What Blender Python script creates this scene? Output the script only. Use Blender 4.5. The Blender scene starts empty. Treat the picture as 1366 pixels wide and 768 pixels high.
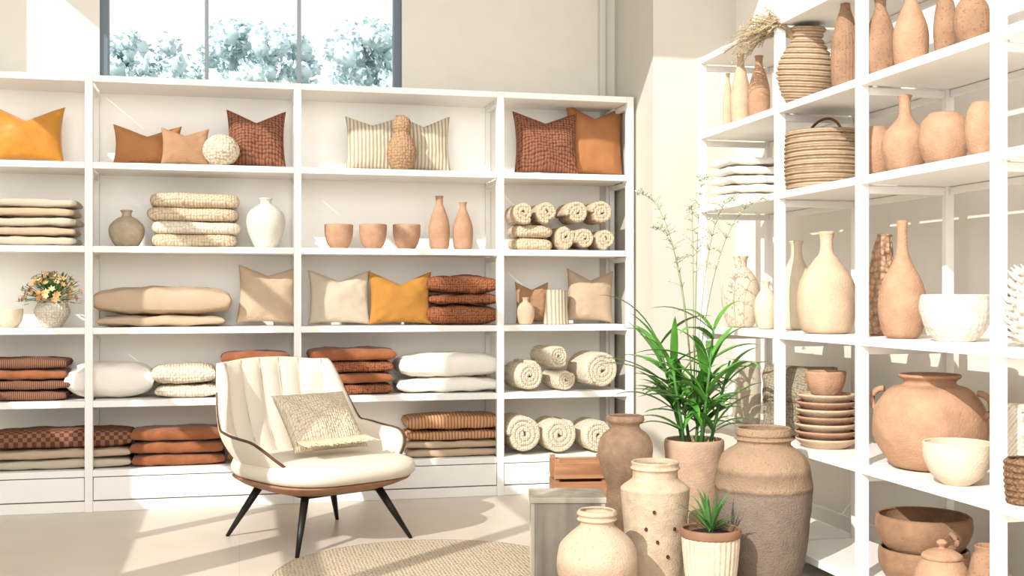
import bpy, bmesh, math, random
from mathutils import Vector, noise, Matrix
random.seed(7)
scene=bpy.context.scene
try: scene.view_settings.view_transform='Standard'
except Exception: pass
COL=scene.collection
F=1550.0; YAW=math.radians(13.2); S=math.sin(YAW); C=math.cos(YAW); CAMZ=1.2; HZ=393.0
# ---------- survey helpers: measured bearings -> real positions ----------
def at(px,depth):
    u=(px-683)/F; return depth*(S+C*u), depth*(C-S*u), F/depth
def onY(px,Y):
    u=(px-683)/F; t=Y/(C-S*u); return t*(S+C*u), F/t
def onX(px,X):
    u=(px-683)/F; t=X/(S+C*u); return t*(C-S*u), F/t
def zof(py,sc): return CAMZ+(HZ-py)/sc

# ---------- materials ----------
def lin(h):
    h=h.lstrip('#'); o=[]
    for i in (0,2,4):
        c=int(h[i:i+2],16)/255
        o.append(c/12.92 if c<=.04045 else ((c+.055)/1.055)**2.4)
    return (o[0],o[1],o[2],1)
MATS={}
def M(name,hx,rough=.85,pat=None,hx2=None,scale=60,bump=.3,var=.06,stops=None,H=1,metal=0,spec=.25,sheen=0,ns=9,bd=.006):
    if name in MATS: return MATS[name]
    m=bpy.data.materials.new(name); m.use_nodes=True; nt=m.node_tree; N=nt.nodes; L=nt.links
    b=N['Principled BSDF']; b.inputs['Roughness'].default_value=rough; b.inputs['Metallic'].default_value=metal
    b.inputs['Specular IOR Level'].default_value=spec
    if sheen: b.inputs['Sheen Weight'].default_value=sheen
    tc=N.new('ShaderNodeTexCoord'); co=tc.outputs['Object']
    def mix(f,a,bb,bt='MIX'):
        x=N.new('ShaderNodeMix'); x.data_type='RGBA'; x.blend_type=bt
        for i,v in ((0,f),(6,a),(7,bb)):
            if hasattr(v,'is_linked') : L.new(v,x.inputs[i])
            else: x.inputs[i].default_value=v
        return x.outputs[2]
    def ramp(fac,p0,p1):
        r=N.new('ShaderNodeMapRange'); r.inputs[1].default_value=p0; r.inputs[2].default_value=p1
        L.new(fac,r.inputs[0]); return r.outputs[0]
    base=lin(hx); c2=lin(hx2) if hx2 else tuple(v*.5 for v in base[:3])+(1,)
    n=N.new('ShaderNodeTexNoise'); n.inputs['Scale'].default_value=ns; n.inputs['Detail'].default_value=8; n.inputs['Roughness'].default_value=.65; L.new(co,n.inputs['Vector'])
    dark=tuple(v*(1-var*2.2) for v in base[:3])+(1,); lt=tuple(min(1,v*(1+var)) for v in base[:3])+(1,)
    col=mix(ramp(n.outputs['Fac'],.3,.7),dark,lt)
    hgt=None
    if pat in('knit','woven','weave','check'):
        sx=N.new('ShaderNodeSeparateXYZ'); L.new(co,sx.inputs[0])
        ad=N.new('ShaderNodeMath'); ad.operation='ADD'; L.new(sx.outputs['Y'],ad.inputs[0]); L.new(sx.outputs['Z'],ad.inputs[1])
        cb=N.new('ShaderNodeCombineXYZ'); L.new(sx.outputs['X'],cb.inputs[0]); L.new(ad.outputs[0],cb.inputs[1]); cb.inputs[2].default_value=.0031
        if pat=='check':
            k=N.new('ShaderNodeTexChecker'); k.inputs['Scale'].default_value=scale; L.new(cb.outputs[0],k.inputs['Vector']); hgt=k.outputs['Fac']; col=mix(k.outputs['Fac'],col,c2)
        else:
            v=N.new('ShaderNodeTexVoronoi'); v.voronoi_dimensions='2D'; v.inputs['Scale'].default_value=scale; v.inputs['Randomness'].default_value={'knit':.45,'woven':.3,'weave':.2}[pat]
            L.new(cb.outputs[0],v.inputs['Vector']); hgt=ramp(v.outputs['Distance'],.75,.0)
            col=mix(ramp(v.outputs['Distance'],.25,.7),col,c2)
    elif pat=='pits':
        v=N.new('ShaderNodeTexVoronoi'); v.inputs['Scale'].default_value=scale; v.inputs['Randomness'].default_value=.5
        L.new(co,v.inputs['Vector']); hgt=ramp(v.outputs['Distance'],.75,.0); col=mix(ramp(v.outputs['Distance'],.3,.8),col,c2)
    elif pat in('stripe','coil','stripez','rough_stripe'):
        w=N.new('ShaderNodeTexWave'); w.bands_direction={'stripe':'X','coil':'Z','stripez':'Z','rough_stripe':'X'}[pat]; w.inputs['Scale'].default_value=scale
        w.inputs['Distortion'].default_value=.6 if pat!='rough_stripe' else 2; w.inputs['Detail'].default_value=1
        L.new(co,w.inputs['Vector']); hgt=w.outputs['Fac']; col=mix(ramp(w.outputs['Fac'],.6,.1),col,c2)
    elif pat=='wood':
        mp=N.new('ShaderNodeMapping'); mp.inputs['Scale'].default_value=(1,1,.08) if not stops else stops
        L.new(co,mp.inputs[0])
        n2=N.new('ShaderNodeTexNoise'); n2.inputs['Scale'].default_value=scale; n2.inputs['Detail'].default_value=6; n2.inputs['Distortion'].default_value=.6
        L.new(mp.outputs[0],n2.inputs['Vector']); hgt=n2.outputs['Fac']; col=mix(ramp(n2.outputs['Fac'],.4,.68),col,c2)
    elif pat=='speckle':
        n2=N.new('ShaderNodeTexNoise'); n2.inputs['Scale'].default_value=scale; n2.inputs['Detail'].default_value=2
        L.new(co,n2.inputs['Vector']); hgt=n2.outputs['Fac']; col=mix(ramp(n2.outputs['Fac'],.58,.68),col,c2)
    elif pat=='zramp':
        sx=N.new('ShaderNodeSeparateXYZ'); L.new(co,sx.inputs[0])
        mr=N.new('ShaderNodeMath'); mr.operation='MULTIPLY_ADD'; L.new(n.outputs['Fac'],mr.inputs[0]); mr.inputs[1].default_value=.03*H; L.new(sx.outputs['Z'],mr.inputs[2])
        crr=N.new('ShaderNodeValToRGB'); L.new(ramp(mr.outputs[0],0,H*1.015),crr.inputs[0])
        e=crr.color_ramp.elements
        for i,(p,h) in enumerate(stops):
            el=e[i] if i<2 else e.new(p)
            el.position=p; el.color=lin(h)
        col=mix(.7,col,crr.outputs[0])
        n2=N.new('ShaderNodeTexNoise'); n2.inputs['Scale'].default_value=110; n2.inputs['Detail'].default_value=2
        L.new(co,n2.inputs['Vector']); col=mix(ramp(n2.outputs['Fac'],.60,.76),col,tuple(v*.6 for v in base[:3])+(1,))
    n3=N.new('ShaderNodeTexNoise'); n3.inputs['Scale'].default_value=130; n3.inputs['Detail'].default_value=3; L.new(co,n3.inputs['Vector'])
    if hgt is None: hgt=n3.outputs['Fac']
    else:
        a=N.new('ShaderNodeMath'); a.operation='MULTIPLY_ADD'; L.new(n3.outputs['Fac'],a.inputs[0]); a.inputs[1].default_value=.4; L.new(hgt,a.inputs[2]); hgt=a.outputs[0]
    bp=N.new('ShaderNodeBump'); bp.inputs['Strength'].default_value=bump; bp.inputs['Distance'].default_value=bd
    L.new(hgt,bp.inputs['Height']); L.new(bp.outputs[0],b.inputs['Normal']); L.new(col,b.inputs['Base Color'])
    MATS[name]=m; return m

white=M('white_lacquer','#F1EEE8',.45,bump=.03,var=.01)
wallm=M('wall_paint','#D6D0C5',.9,bump=.08,var=.015)
wallc=M('wall_paint_column_dimmed','#C9C3B8',.9,bump=.08,var=.015)  # wall paint copy, darkened to hold back the sunlight on the column
wallr=M('wall_paint_brightened','#E6E1D8',.9,bump=.08,var=.012)  # wall paint copy, lightened to lift the shade on the side wall
backm=M('shelf_back_glow_white','#FDFAF3',.8,bump=.03,var=.006)  # whitened so the colour itself carries the glow of the back panels
trimm=M('shadow_line_paint','#CBC5BA',.6,bump=.03,var=.01)
darkm=M('dark_window_metal','#66717A',.5,bump=.03,var=.02)
mulm=M('grey_mullion_metal','#98A1A7',.5,bump=.03,var=.02)
gold=M('gold_satin','#BC7E24',.5,bump=.12,var=.06,spec=.3,sheen=.3)
mustard=M('mustard_cotton','#BA843E',.85,'weave','#9C6C2C',260,.35)
orange=M('orange_linen','#BA8052',.9,'weave','#9C6840',240,.4)
tanl=M('tan_linen','#B48E6C',.9,'weave','#987454',240,.4)
rust=M('rust_knit','#A06442',.9,'knit','#5E3824',75,.7)
rustp=M('rust_velvet','#985C38',.8,bump=.5,var=.14,sheen=.15,ns=14)
dkbr=M('dark_brown_woven','#96624A',.9,'woven','#3E261E',52,1.0)
dkbr2=M('dark_brown_throw','#6C4536',.85,'stripe','#8E6852',30,.5,var=.1)
beige=M('beige_linen','#D0B89C',.92,'weave','#B49C80',240,.5)
greige=M('greige_linen','#D0C3AE',.92,'weave','#B5A790',240,.45)
knitb=M('beige_knit','#DAC8AC',.95,'knit','#AC9376',62,.9)
knitc=M('cream_knit','#E8DECC',.95,'knit','#C6B396',60,.9)
towelm=M('cream_towel','#E4D8C3',.95,'knit','#C3B092',75,.8)
creamp=M('cream_cotton','#EDE7DC',.9,bump=.4,var=.02)
stripeb=M('striped_linen','#D0C3AE',.9,'stripe','#A08F76',14,.5)
stripeb2=M('striped_throw','#C49870',.9,'rough_stripe','#966648',16,.4)
plaid=M('plaid_throw','#8A6048',.9,'check','#5C3A2C',42,.5)
terra=M('terracotta_clay','#B58E72',.9,bump=.6,var=.11,ns=14)
terral=M('light_clay','#CDB296',.9,bump=.5,var=.09,ns=14)
terrad=M('dark_clay','#9E7C62',.9,'speckle','#80624C',110,.6,var=.12,ns=14)
clayc=M('carved_clay','#B49272',.9,'pits','#8C6F54',60,.9)
clayp=M('pale_clay','#D8C6AE',.88,bump=.5,var=.06,ns=14)
taupe=M('taupe_clay','#B0A088',.85,bump=.5,var=.1,ns=25)
spk=M('pale_grey_ceramic','#D4CEC2',.65,'speckle','#C4BCAE',90,.3)
whc=M('white_ceramic','#E2DACE',.8,'pits','#CBC0AF',45,.6)
wick=M('wicker','#8C6C50',.9,'pits','#5C442F',70,1.0,var=.14,ns=40)
wickp=M('pale_wicker','#C6AC8E',.9,'coil','#9A8064',26,1.0,var=.14,ns=40)
leafm=M('leaf_green','#5F9E3E',.4,bump=.1,var=.2,spec=.5)
leafd=M('small_leaf_green','#4F8040',.5,bump=.1,var=.2)
soil=M('potting_soil','#3A2A20',.95,bump=1)
blackm=M('black_wood','#1E1A18',.4,bump=.1,var=.05)
chairm=M('chair_upholstery','#DED4C3',.9,'weave','#D0C6B4',260,.3,var=.02,sheen=.1)
seamm=M('chair_seam','#AA9C86',.9,var=.02)
woodt=M('walnut_veneer','#5E3E2C',.45,'wood','#46301F',14,.1)
woodtr=M('pale_walnut_tray','#A67A5E',.5,'wood','#8A6248',10,.1)
crate=M('crate_wood','#B4845E',.7,'wood','#8A6044',20,.4,stops=(.1,1,1))
grayw=M('weathered_wood','#A0988B',.9,'wood','#7E766A',14,.5)
graye=M('pale_wood_edge','#BDB5A6',.9,'wood','#A39A8B',14,.4)

# ---------- mesh helpers ----------
def mk(name,vs,fs,mat,smooth=True,parent=None,weld=False):
    me=bpy.data.meshes.new(name); me.from_pydata([tuple(v) for v in vs],[],fs)
    bm=bmesh.new(); bm.from_mesh(me)
    if weld: bmesh.ops.remove_doubles(bm,verts=bm.verts,dist=1e-5)
    bmesh.ops.recalc_face_normals(bm,faces=bm.faces); bm.to_mesh(me); bm.free()
    if smooth: me.polygons.foreach_set('use_smooth',[True]*len(me.polygons))
    me.materials.append(mat); o=bpy.data.objects.new(name,me); COL.objects.link(o)
    if parent: o.parent=parent
    return o
def info(o,label,cat,group=None):
    o['label']=label; o['category']=cat
    if group: o['group']=group
    return o
def empty(name,loc=(0,0,0),rz=0):
    o=bpy.data.objects.new(name,None); o.location=loc; o.rotation_euler=(0,0,rz); o.empty_display_size=.1; COL.objects.link(o); return o
def boxes(name,bl,mat,parent=None,bev=0):
    vs=[];fs=[]
    for (x0,x1,y0,y1,z0,z1) in bl:
        k=len(vs)
        vs+=[(x0,y0,z0),(x1,y0,z0),(x1,y1,z0),(x0,y1,z0),(x0,y0,z1),(x1,y0,z1),(x1,y1,z1),(x0,y1,z1)]
        fs+=[(k,k+3,k+2,k+1),(k+4,k+5,k+6,k+7),(k,k+1,k+5,k+4),(k+1,k+2,k+6,k+5),(k+2,k+3,k+7,k+6),(k+3,k,k+4,k+7)]
    o=mk(name,vs,fs,mat,False,parent)
    if bev:
        m=o.modifiers.new('bev','BEVEL'); m.width=bev; m.segments=2
    return o
def cr(pts,n=5):
    out=[]; P=[pts[0]]+list(pts)+[pts[-1]]
    for i in range(1,len(P)-2):
        a,b,c,d=P[i-1],P[i],P[i+1],P[i+2]
        for k in range(n):
            t=k/n
            out.append(tuple(.5*((2*b[j])+(-a[j]+c[j])*t+(2*a[j]-5*b[j]+4*c[j]-d[j])*t*t+(-a[j]+3*b[j]-3*c[j]+d[j])*t**3) for j in range(len(a))))
    out.append(tuple(pts[-1])); return out
def lathe(name,prof,R,H,mat,seg=44,parent=None,wall=None,rib=None,rough=0,swirl=0,open_=True,n=5,rings=None):
    pr=[(max(0,r*R),z*H) for r,z in cr(prof,n)]
    if rings:
        out=[]; tot=rings[0]*8
        for i in range(tot+1):
            z=H*i/tot; 
            for k in range(len(pr)-1):
                if pr[k][1]<=z<=pr[k+1][1]+1e-9:
                    f=(z-pr[k][1])/max(1e-9,pr[k+1][1]-pr[k][1]); r=pr[k][0]+(pr[k+1][0]-pr[k][0])*f; break
            out.append((r+rings[1]*(abs(math.sin(math.pi*i/8))-.5),z))
        pr=out
    if open_:
        w=wall or min(.012,R*.12)
        tr=pr[-1]; inn=[(max(.002,r-w),z) for r,z in reversed(pr) if z>.1*H]
        pr=pr+[(tr[0]-w*.5,tr[1]+w*.35)]+inn
    vs=[];fs=[];off=random.random()*50
    for r,z in pr:
        for k in range(seg):
            a=2*math.pi*k/seg; rr=r
            if rib: rr*=1+rib[1]*math.cos(rib[0]*a+swirl*z/H)
            if rough: rr+=rough*noise.noise(Vector((math.cos(a)*r*18,math.sin(a)*r*18,z*18+off)))
            vs.append((rr*math.cos(a),rr*math.sin(a),z))
    for i in range(len(pr)-1):
        for k in range(seg):
            fs.append((i*seg+k,i*seg+(k+1)%seg,(i+1)*seg+(k+1)%seg,(i+1)*seg+k))
    c=len(vs); vs.append((0,0,pr[0][1])); fs+=[(c,(k+1)%seg,k) for k in range(seg)]
    b=(len(pr)-1)*seg; c=len(vs); vs.append((0,0,pr[-1][1])); fs+=[(c,b+k,b+(k+1)%seg) for k in range(seg)]
    return mk(name,vs,fs,mat,True,parent)
def tube(name,paths,mat,parent=None,seg=8,r0=.01,r1=None,closed=False):
    vs=[];fs=[]
    for pth in paths:
        if isinstance(pth,tuple): pts,rad=pth
        else:
            pts=pth; rad=[r0+((r1 if r1 is not None else r0)-r0)*i/(len(pts)-1) for i in range(len(pts))]
        pts=[Vector(p) for p in pts]; k0=len(vs)
        for i,p in enumerate(pts):
            d=(pts[min(i+1,len(pts)-1)]-pts[max(i-1,0)]).normalized()
            ref=Vector((0,0,1)) if abs(d.z)<.9 else Vector((1,0,0))
            a=d.cross(ref).normalized(); b=d.cross(a)
            for k in range(seg):
                t=2*math.pi*k/seg; vs.append(p+(a*math.cos(t)+b*math.sin(t))*rad[i])
        for i in range(len(pts)-1):
            for k in range(seg):
                fs.append((k0+i*seg+k,k0+i*seg+(k+1)%seg,k0+(i+1)*seg+(k+1)%seg,k0+(i+1)*seg+k))
        fs.append(tuple(k0+k for k in range(seg))[::-1]); fs.append(tuple(k0+(len(pts)-1)*seg+k for k in range(seg)))
    return mk(name,vs,fs,mat,True,parent)
def pillow(name,w,h,t,mat,chop=0,pinch=.07,n=30,p=.42,flat=False,wr=.006,parent=None):
    vs=[];fs=[];sd=random.random()*99
    for side in (1,-1):
        k0=len(vs)
        for j in range(n+1):
            v=-1+2*j/n; v=math.sin(v*math.pi/2)*.6+v*.4
            for i in range(n+1):
                u=-1+2*i/n; u=math.sin(u*math.pi/2)*.6+u*.4
                e=max(0,(1-u*u)*(1-v*v))
                x=w/2*u*(1-pinch*(1-v*v)*abs(u)); z=h/2*v*(1-pinch*(1-u*u)*abs(v))
                if chop: z-=chop*max(0,v)**1.5*(1-abs(u))**1.3
                th=t/2*e**p*(1-(.35*max(0,v)**1.5*(1-abs(u)) if chop else 0))
                nz=noise.noise(Vector((x*9+sd,z*9,side*3)))*wr*2.2*min(1,e*3)
                nz+=noise.noise(Vector((x*28+sd,z*28,side*3)))*wr*.7*min(1,e*4)
                nz+=wr*.8*math.sin(14*math.atan2(abs(v),abs(u)+.01)+sd)*abs(u*v)*min(1,e*6)
                y=side*max(0,th+nz) if e>1e-6 else 0
                vs.append((x,-y,z+h/2) if not flat else (x,z,y+t/2+(noise.noise(Vector((x*5+sd,z*5,1)))*.004)))
        for j in range(n):
            for i in range(n):
                a=k0+j*(n+1)+i; fs.append((a,a+1,a+n+2,a+n+1))
    return mk(name,vs,fs,mat,True,parent,weld=True)
def slab(name,w,d,h,mat,lobes=2,parent=None,e=5,bul=None,seg=64,soft=.004,puff=.0,back=0):
    vs=[];fs=[];rings=[];sd=random.random()*99
    bul=bul if bul is not None else h/lobes*.5
    nz=8*lobes
    for i in range(nz+1):
        f=i/nz; q=(f*lobes)%1 if i<nz else 1
        o=bul*(math.sqrt(max(0,1-(2*q-1)**2))-1)
        rings.append((o,f*h))
    for k in range(1,6): rings.append((-bul-(min(w,d)/2-bul)*k/6,h+puff*math.sin(k/6*math.pi/2)))
    for o,z in rings:
        for k in range(seg):
            a=2*math.pi*k/seg; ca,sa=math.cos(a),math.sin(a)
            x=(w/2+o)*math.copysign(abs(ca)**(2/e),ca); y=(d/2+o)*math.copysign(abs(sa)**(2/e),sa)
            nn=noise.noise(Vector((x*7+sd,y*7,z*10)))*soft
            zz=z+(noise.noise(Vector((x*6+sd,y*6,3)))*soft*1.2 if z>0.001 else 0)
            vs.append((x+nn*math.copysign(1,ca),y+nn*math.copysign(1,sa),zz))
    for i in range(len(rings)-1):
        for k in range(seg): fs.append((i*seg+k,i*seg+(k+1)%seg,(i+1)*seg+(k+1)%seg,(i+1)*seg+k))
    fs.append(tuple(range(seg))[::-1]); b=(len(rings)-1)*seg; fs.append(tuple(b+k for k in range(seg)))
    return mk(name,vs,fs,mat,True,parent)
def roll(name,R,L,mat,turns=3.2,r0=None):
    r0=r0 or R*.08; N=int(turns*28); pitch=(R-r0)/turns; th=pitch*1.0
    ys=[0,.004,.014,L-.014,L-.004,L]; sh=[.35,.8,.97,.97,.8,.35]
    vs=[];fs=[];sd=random.random()*9
    for yi,y in enumerate(ys):
        for i in range(N+1):
            a=2*math.pi*turns*i/N+sd; r=r0+(R-r0-th/2)*i/N
            r+=noise.noise(Vector((math.cos(a)*1.5,math.sin(a)*1.5,sd)))*R*.05
            if i==N: r-=th*.3
            for s in (1,-1):
                rr=max(.001,r+s*th/2*sh[yi]); vs.append((rr*math.cos(a),y-L/2,rr*math.sin(a)))
    st=(N+1)*2
    for yi in range(5):
        for i in range(N):
            for s in (0,1):
                a=yi*st+i*2+s; fs.append((a,a+2,a+2+st,a+st))
        for i in (0,N):
            a=yi*st+i*2; fs.append((a,a+1,a+1+st,a+st))
    for yi in (0,5):
        for i in range(N):
            a=yi*st+i*2; fs.append((a,a+1,a+3,a+2))
    return mk(name,vs,fs,mat,True)

# ---------- room ----------
BW=7.20; RW=2.90; HT=4.6
def structure(o): o['kind']='structure'; return o
fm=bpy.data.materials.new('stone_tile_floor'); fm.use_nodes=True; nt=fm.node_tree; N=nt.nodes; L=nt.links; b=N['Principled BSDF']
tc=N.new('ShaderNodeTexCoord'); br=N.new('ShaderNodeTexBrick'); br.offset=0; br.inputs['Scale'].default_value=1
br.inputs['Brick Width'].default_value=1.2; br.inputs['Row Height'].default_value=1.2; br.inputs['Mortar Size'].default_value=.002
br.inputs['Color1'].default_value=lin('#D6CBBD'); br.inputs['Color2'].default_value=lin('#D3C8B9'); br.inputs['Mortar'].default_value=lin('#C7BBAB')
L.new(tc.outputs['Object'],br.inputs['Vector'])
n=N.new('ShaderNodeTexNoise'); n.inputs['Scale'].default_value=4; n.inputs['Detail'].default_value=8; L.new(tc.outputs['Object'],n.inputs['Vector'])
mx=N.new('ShaderNodeMix'); mx.data_type='RGBA'; mx.blend_type='MULTIPLY'; mx.inputs[0].default_value=.16; L.new(br.outputs['Color'],mx.inputs[6]); L.new(n.outputs['Fac'],mx.inputs[7])
L.new(mx.outputs[2],b.inputs['Base Color']); b.inputs['Roughness'].default_value=.36
structure(boxes('floor',[(-3,RW+.2,-1,BW+.2,-.05,0)],fm))
WX0,WX1=-.80,.985; WZ0,WZ1=2.36,3.4
structure(boxes('wall_back',[(-3,WX0,BW,BW+.2,0,HT),(WX1,RW+.2,BW,BW+.2,0,HT),(WX0,WX1,BW,BW+.2,0,WZ0),(WX0,WX1,BW,BW+.2,WZ1,HT)],wallm))
structure(boxes('wall_right',[(RW,RW+.2,.5,BW,0,HT)],wallr))
structure(boxes('wall_column',[(2.375,RW,6.48,BW,0,HT)],wallc))
structure(boxes('shadow_line_trim',[(2.26,2.30,BW-.05,BW,0,HT)],trimm,bev=.006))  # added darker strip stands in for a shadow line on the wall
structure(boxes('ceiling',[(-3,RW+.2,4.25,BW+.2,HT,HT+.1)],wallm))  # unseen; front edge set to shade the upper back wall
structure(boxes('baseboard_right',[(RW-.015,RW,.5,6.48,0,.12)],white,bev=.003))
structure(boxes('baseboard_column',[(2.36,RW-.015,6.465,6.48,0,.12)],white,bev=.003))
y0,y1=BW+.02,BW+.12
w1=structure(boxes('window_1',[(WX0,WX0+.045,y0,y1,WZ0,WZ1),(WX1-.045,WX1,y0,y1,WZ0,WZ1),(WX0,WX1,y0,y1,WZ0,WZ0+.05),(WX0,WX1,y0,y1,WZ1-.05,WZ1)],darkm,bev=.003))
boxes('mullion',[(-.203,-.182,y0,y1,WZ0,WZ1)],mulm,w1,bev=.003); boxes('mullion',[(.347,.368,y0,y1,WZ0,WZ1)],mulm,w1,bev=.003)
LX=-2.6
ops=[(1.0,2.95),(3.15,4.9),(5.1,6.7)]; SILL=1.75  # windows out of view; sill and bars sized to shape the sun patches
wl=[(LX-.15,LX,6.7,BW,0,HT),(LX-.15,LX,2.95,3.15,0,HT),(LX-.15,LX,4.9,5.1,0,HT),(LX-.15,LX,.8,1.0,0,HT)]
for a,bb in ops:
    wl+=[(LX-.15,LX,a,bb,0,SILL)]
structure(boxes('wall_left',wl,wallm))
for i,(a,bb) in enumerate(ops):
    f=[(LX-.1,LX-.04,a,a+.05,SILL,4.6),(LX-.1,LX-.04,bb-.05,bb,SILL,4.6),(LX-.1,LX-.04,a,bb,SILL,SILL+.05),(LX-.1,LX-.04,a,bb,4.55,4.6),
       (LX-.1,LX-.04,(a+bb)/2-.05,(a+bb)/2+.05,SILL,4.6),(LX-.1,LX-.04,a,bb,2.42,2.52),(LX-.1,LX-.04,a,bb,3.5,3.6)]
    structure(boxes('window_%d'%(i+2),f,darkm))
grm=M('outside_ground','#A9AC9A',.95)
structure(boxes('ground',[(-30,30,BW+.3,50,-.3,-.1)],grm))

# ---------- outside trees ----------
treem=M('tree_leaf_painted_haze','#CBDDE0',1,var=.04,bump=.0); trunkm=M('tree_trunk','#C4CCCC',.9)  # outdoor haze is put into the pale leaf colour
def tree(x,y,h,rad,seed,lo=.5,nb=80):
    random.seed(seed)
    e=empty('tree',(x,y,-.1)); info(e,'leafy tree outside the window with haze painted into its colour','tree','trees outside the window')
    tube('trunk',[[(0,0,0),(.05,0,h*.4),(0,.03,h*.8)]],trunkm,e,r0=.07,r1=.02)
    vs=[];fs=[]
    for i in range(nb):
        a=random.random()*6.28; q=random.random()**.6; cf=random.random(); cz=h*(lo+(.95-lo)*cf); wd=math.sqrt(max(.08,1-(cf*1.05-.15)**2)) ; cx=math.cos(a)*rad*q*wd; cy=math.sin(a)*rad*q*wd
        R=random.uniform(.07,.14); c=Vector((cx,cy,cz)); k0=len(vs)
        nr,ns_=6,8
        for j in range(nr+1):
            t=math.pi*j/nr
            for k in range(ns_):
                p=2*math.pi*k/ns_; d=Vector((math.sin(t)*math.cos(p),math.sin(t)*math.sin(p),math.cos(t)))
                vs.append(c+d*R*(1+.7*noise.noise(d*2.5+c*7)))
        for j in range(nr):
            for k in range(ns_): fs.append((k0+j*ns_+k,k0+j*ns_+(k+1)%ns_,k0+(j+1)*ns_+(k+1)%ns_,k0+(j+1)*ns_+k))
        for k in range(50):
            d=Vector((random.gauss(0,1),random.gauss(0,1),random.gauss(0,1))).normalized(); p=c+d*R*random.uniform(.9,1.7)
            d=Vector((random.gauss(0,1),random.gauss(0,1),random.gauss(0,1))).normalized()*.035
            d2=d.cross(Vector((random.random(),random.random(),1))).normalized()*.022
            j=len(vs); vs+=[p-d,p+d2,p+d,p-d2]; fs.append((j,j+1,j+2,j+3))
    mk('foliage',vs,fs,treem,True,e)
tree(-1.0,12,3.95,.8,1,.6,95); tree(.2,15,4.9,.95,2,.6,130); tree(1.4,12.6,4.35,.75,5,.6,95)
random.seed(11)

# ---------- back shelving ----------
SY0,SY1=6.77,7.17
DX=[-1.96,-.81,.325,1.519,2.335]
ZB=[2.395,1.915,1.452,1.0,.595,.213]
T=.036
bs=empty('shelving_unit',(0,SY0,0)); info(bs,'long white open shelving unit with low drawers along the back wall','shelf')
def lb(name,bl,mat=white,par=bs,bev=.003): 
    return boxes(name,[(a,b_,c-SY0,d-SY0,e,f) for a,b_,c,d,e,f in bl],mat,par,bev)
pw=.042
for i,x in enumerate(DX):
    lb('upright',[(x-pw/2,x+pw/2,SY0,SY0+.045,0,ZB[0]+T/2),(x-.015,x+.015,SY1-.04,SY1-.008,0,ZB[0])]+
       [(x-.012,x+.012,SY0+.045,SY1-.04,z-.05,z-.02) for z in ZB]+[(x-.012,x+.012,SY0+.045,SY1-.04,0,ZB[5])])
for i in range(4):
    a,b_=DX[i]+pw/2,DX[i+1]-pw/2
    for z in ZB:
        lb('shelf_board',[(a,b_,SY0+.002,SY1-.008,z-T/2,z+T/2)])
    lb('back_panel',[(a-.02,b_+.02,SY1-.008,SY1,0,ZB[0])],backm)
    lb('drawer',[(a+.003,b_-.003,SY0+.006,SY0+.35,.065,ZB[5]-T/2-.005)])
    lb('plinth',[(a,b_,SY0+.012,SY0+.35,0,.058)])
    
def ZT(r): return ZB[r]+T/2+.001

def B(px0,px1,py,row,Y=6.95):
    X,sc=onY((px0+px1)/2,Y); return X,(px1-px0)/sc,zof(py,sc)-ZT(row),sc
def sp(px0,px1,py,row,mat,label,Y=6.97,chop=.05,lean=-.12,t=.13,tilt=0,group=None,name='throw_pillow',pin=.09,rz=0):
    X,w,h,sc=B(px0,px1,py,row,Y)
    o=pillow(name,w*1.0,(h+.0)/math.cos(lean),t,mat,chop=chop*1.25,pinch=pin)
    o.rotation_euler=(lean,tilt,rz); o.location=(X,Y-.03,ZT(row)+.004+abs(math.sin(tilt))*w/2)
    info(o,label,'pillow',group); return o
def vb(name,px0,px1,py,row,prof,mat,label,cat='vase',Y=6.93,group=None,**k):
    X,w,h,sc=B(px0,px1,py,row,Y)
    o=lathe(name,prof,w/2,h,mat,**k); o.location=(X,Y,ZT(row)); info(o,label,cat,group); return o
def stack(px0,px1,py,row,mats,label,group,kind='fold',Y=6.97,d=.29,hs=None,name='folded_blanket',cat='blanket',jit=.012,ws=None):
    X,w,h,sc=B(px0,px1,py,row,Y); z=ZT(row); n=len(mats); tot=sum(hs) if hs else n
    for i,m in enumerate(mats):
        hh=h*(hs[i] if hs else 1)/tot; ww=w*(ws[i] if ws else 1)
        if kind=='fold': o=slab(name,ww,d,hh*.97,m,lobes=2)
        elif kind=='one': o=slab(name,ww,d,hh*.97,m,lobes=1,bul=hh*.45,soft=.008)
        elif kind=='soft': o=pillow(name,ww,d,hh*1.0,m,flat=True,p=.15,pinch=.02,wr=.004)
        else: o=pillow(name,ww,d,hh*1.0,m,flat=True,p=.22,pinch=.03,wr=.005)
        o.location=(X+random.uniform(-1,1)*jit,Y+random.uniform(-.3,.3)*jit,z); o.rotation_euler=(0,0,random.uniform(-.03,.03)); z+=hh
        lab=label[i] if isinstance(label,list) else label
        info(o,lab,cat,group)

P_slim=[(.7,0),(.9,.06),(1,.28),(.95,.5),(.62,.72),(.36,.85),(.34,.95),(.42,1)]
P_round=[(.5,0),(.75,.05),(1,.35),(.95,.6),(.6,.78),(.34,.85),(.33,.94),(.42,1)]
P_wide=[(.45,0),(.68,.05),(.97,.32),(.95,.58),(.55,.78),(.3,.84),(.27,.93),(.36,1)]
P_cup=[(.5,0),(.56,.02),(.82,.25),(.97,.6),(1,1)]
P_bowl=[(.35,0),(.42,.02),(.75,.25),(.95,.6),(1,.95),(1,1)]
P_pot=[(.55,0),(.78,.08),(1,.38),(.98,.62),(.78,.86),(.62,.93),(.68,1)]
P_squat=[(.4,0),(.7,.07),(.97,.32),(1,.55),(.88,.82),(.66,.96),(.6,1)]
P_gourd=[(.5,0),(.8,.1),(1,.32),(.8,.55),(.5,.68),(.62,.82),(.5,.95),(.25,1)]
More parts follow.
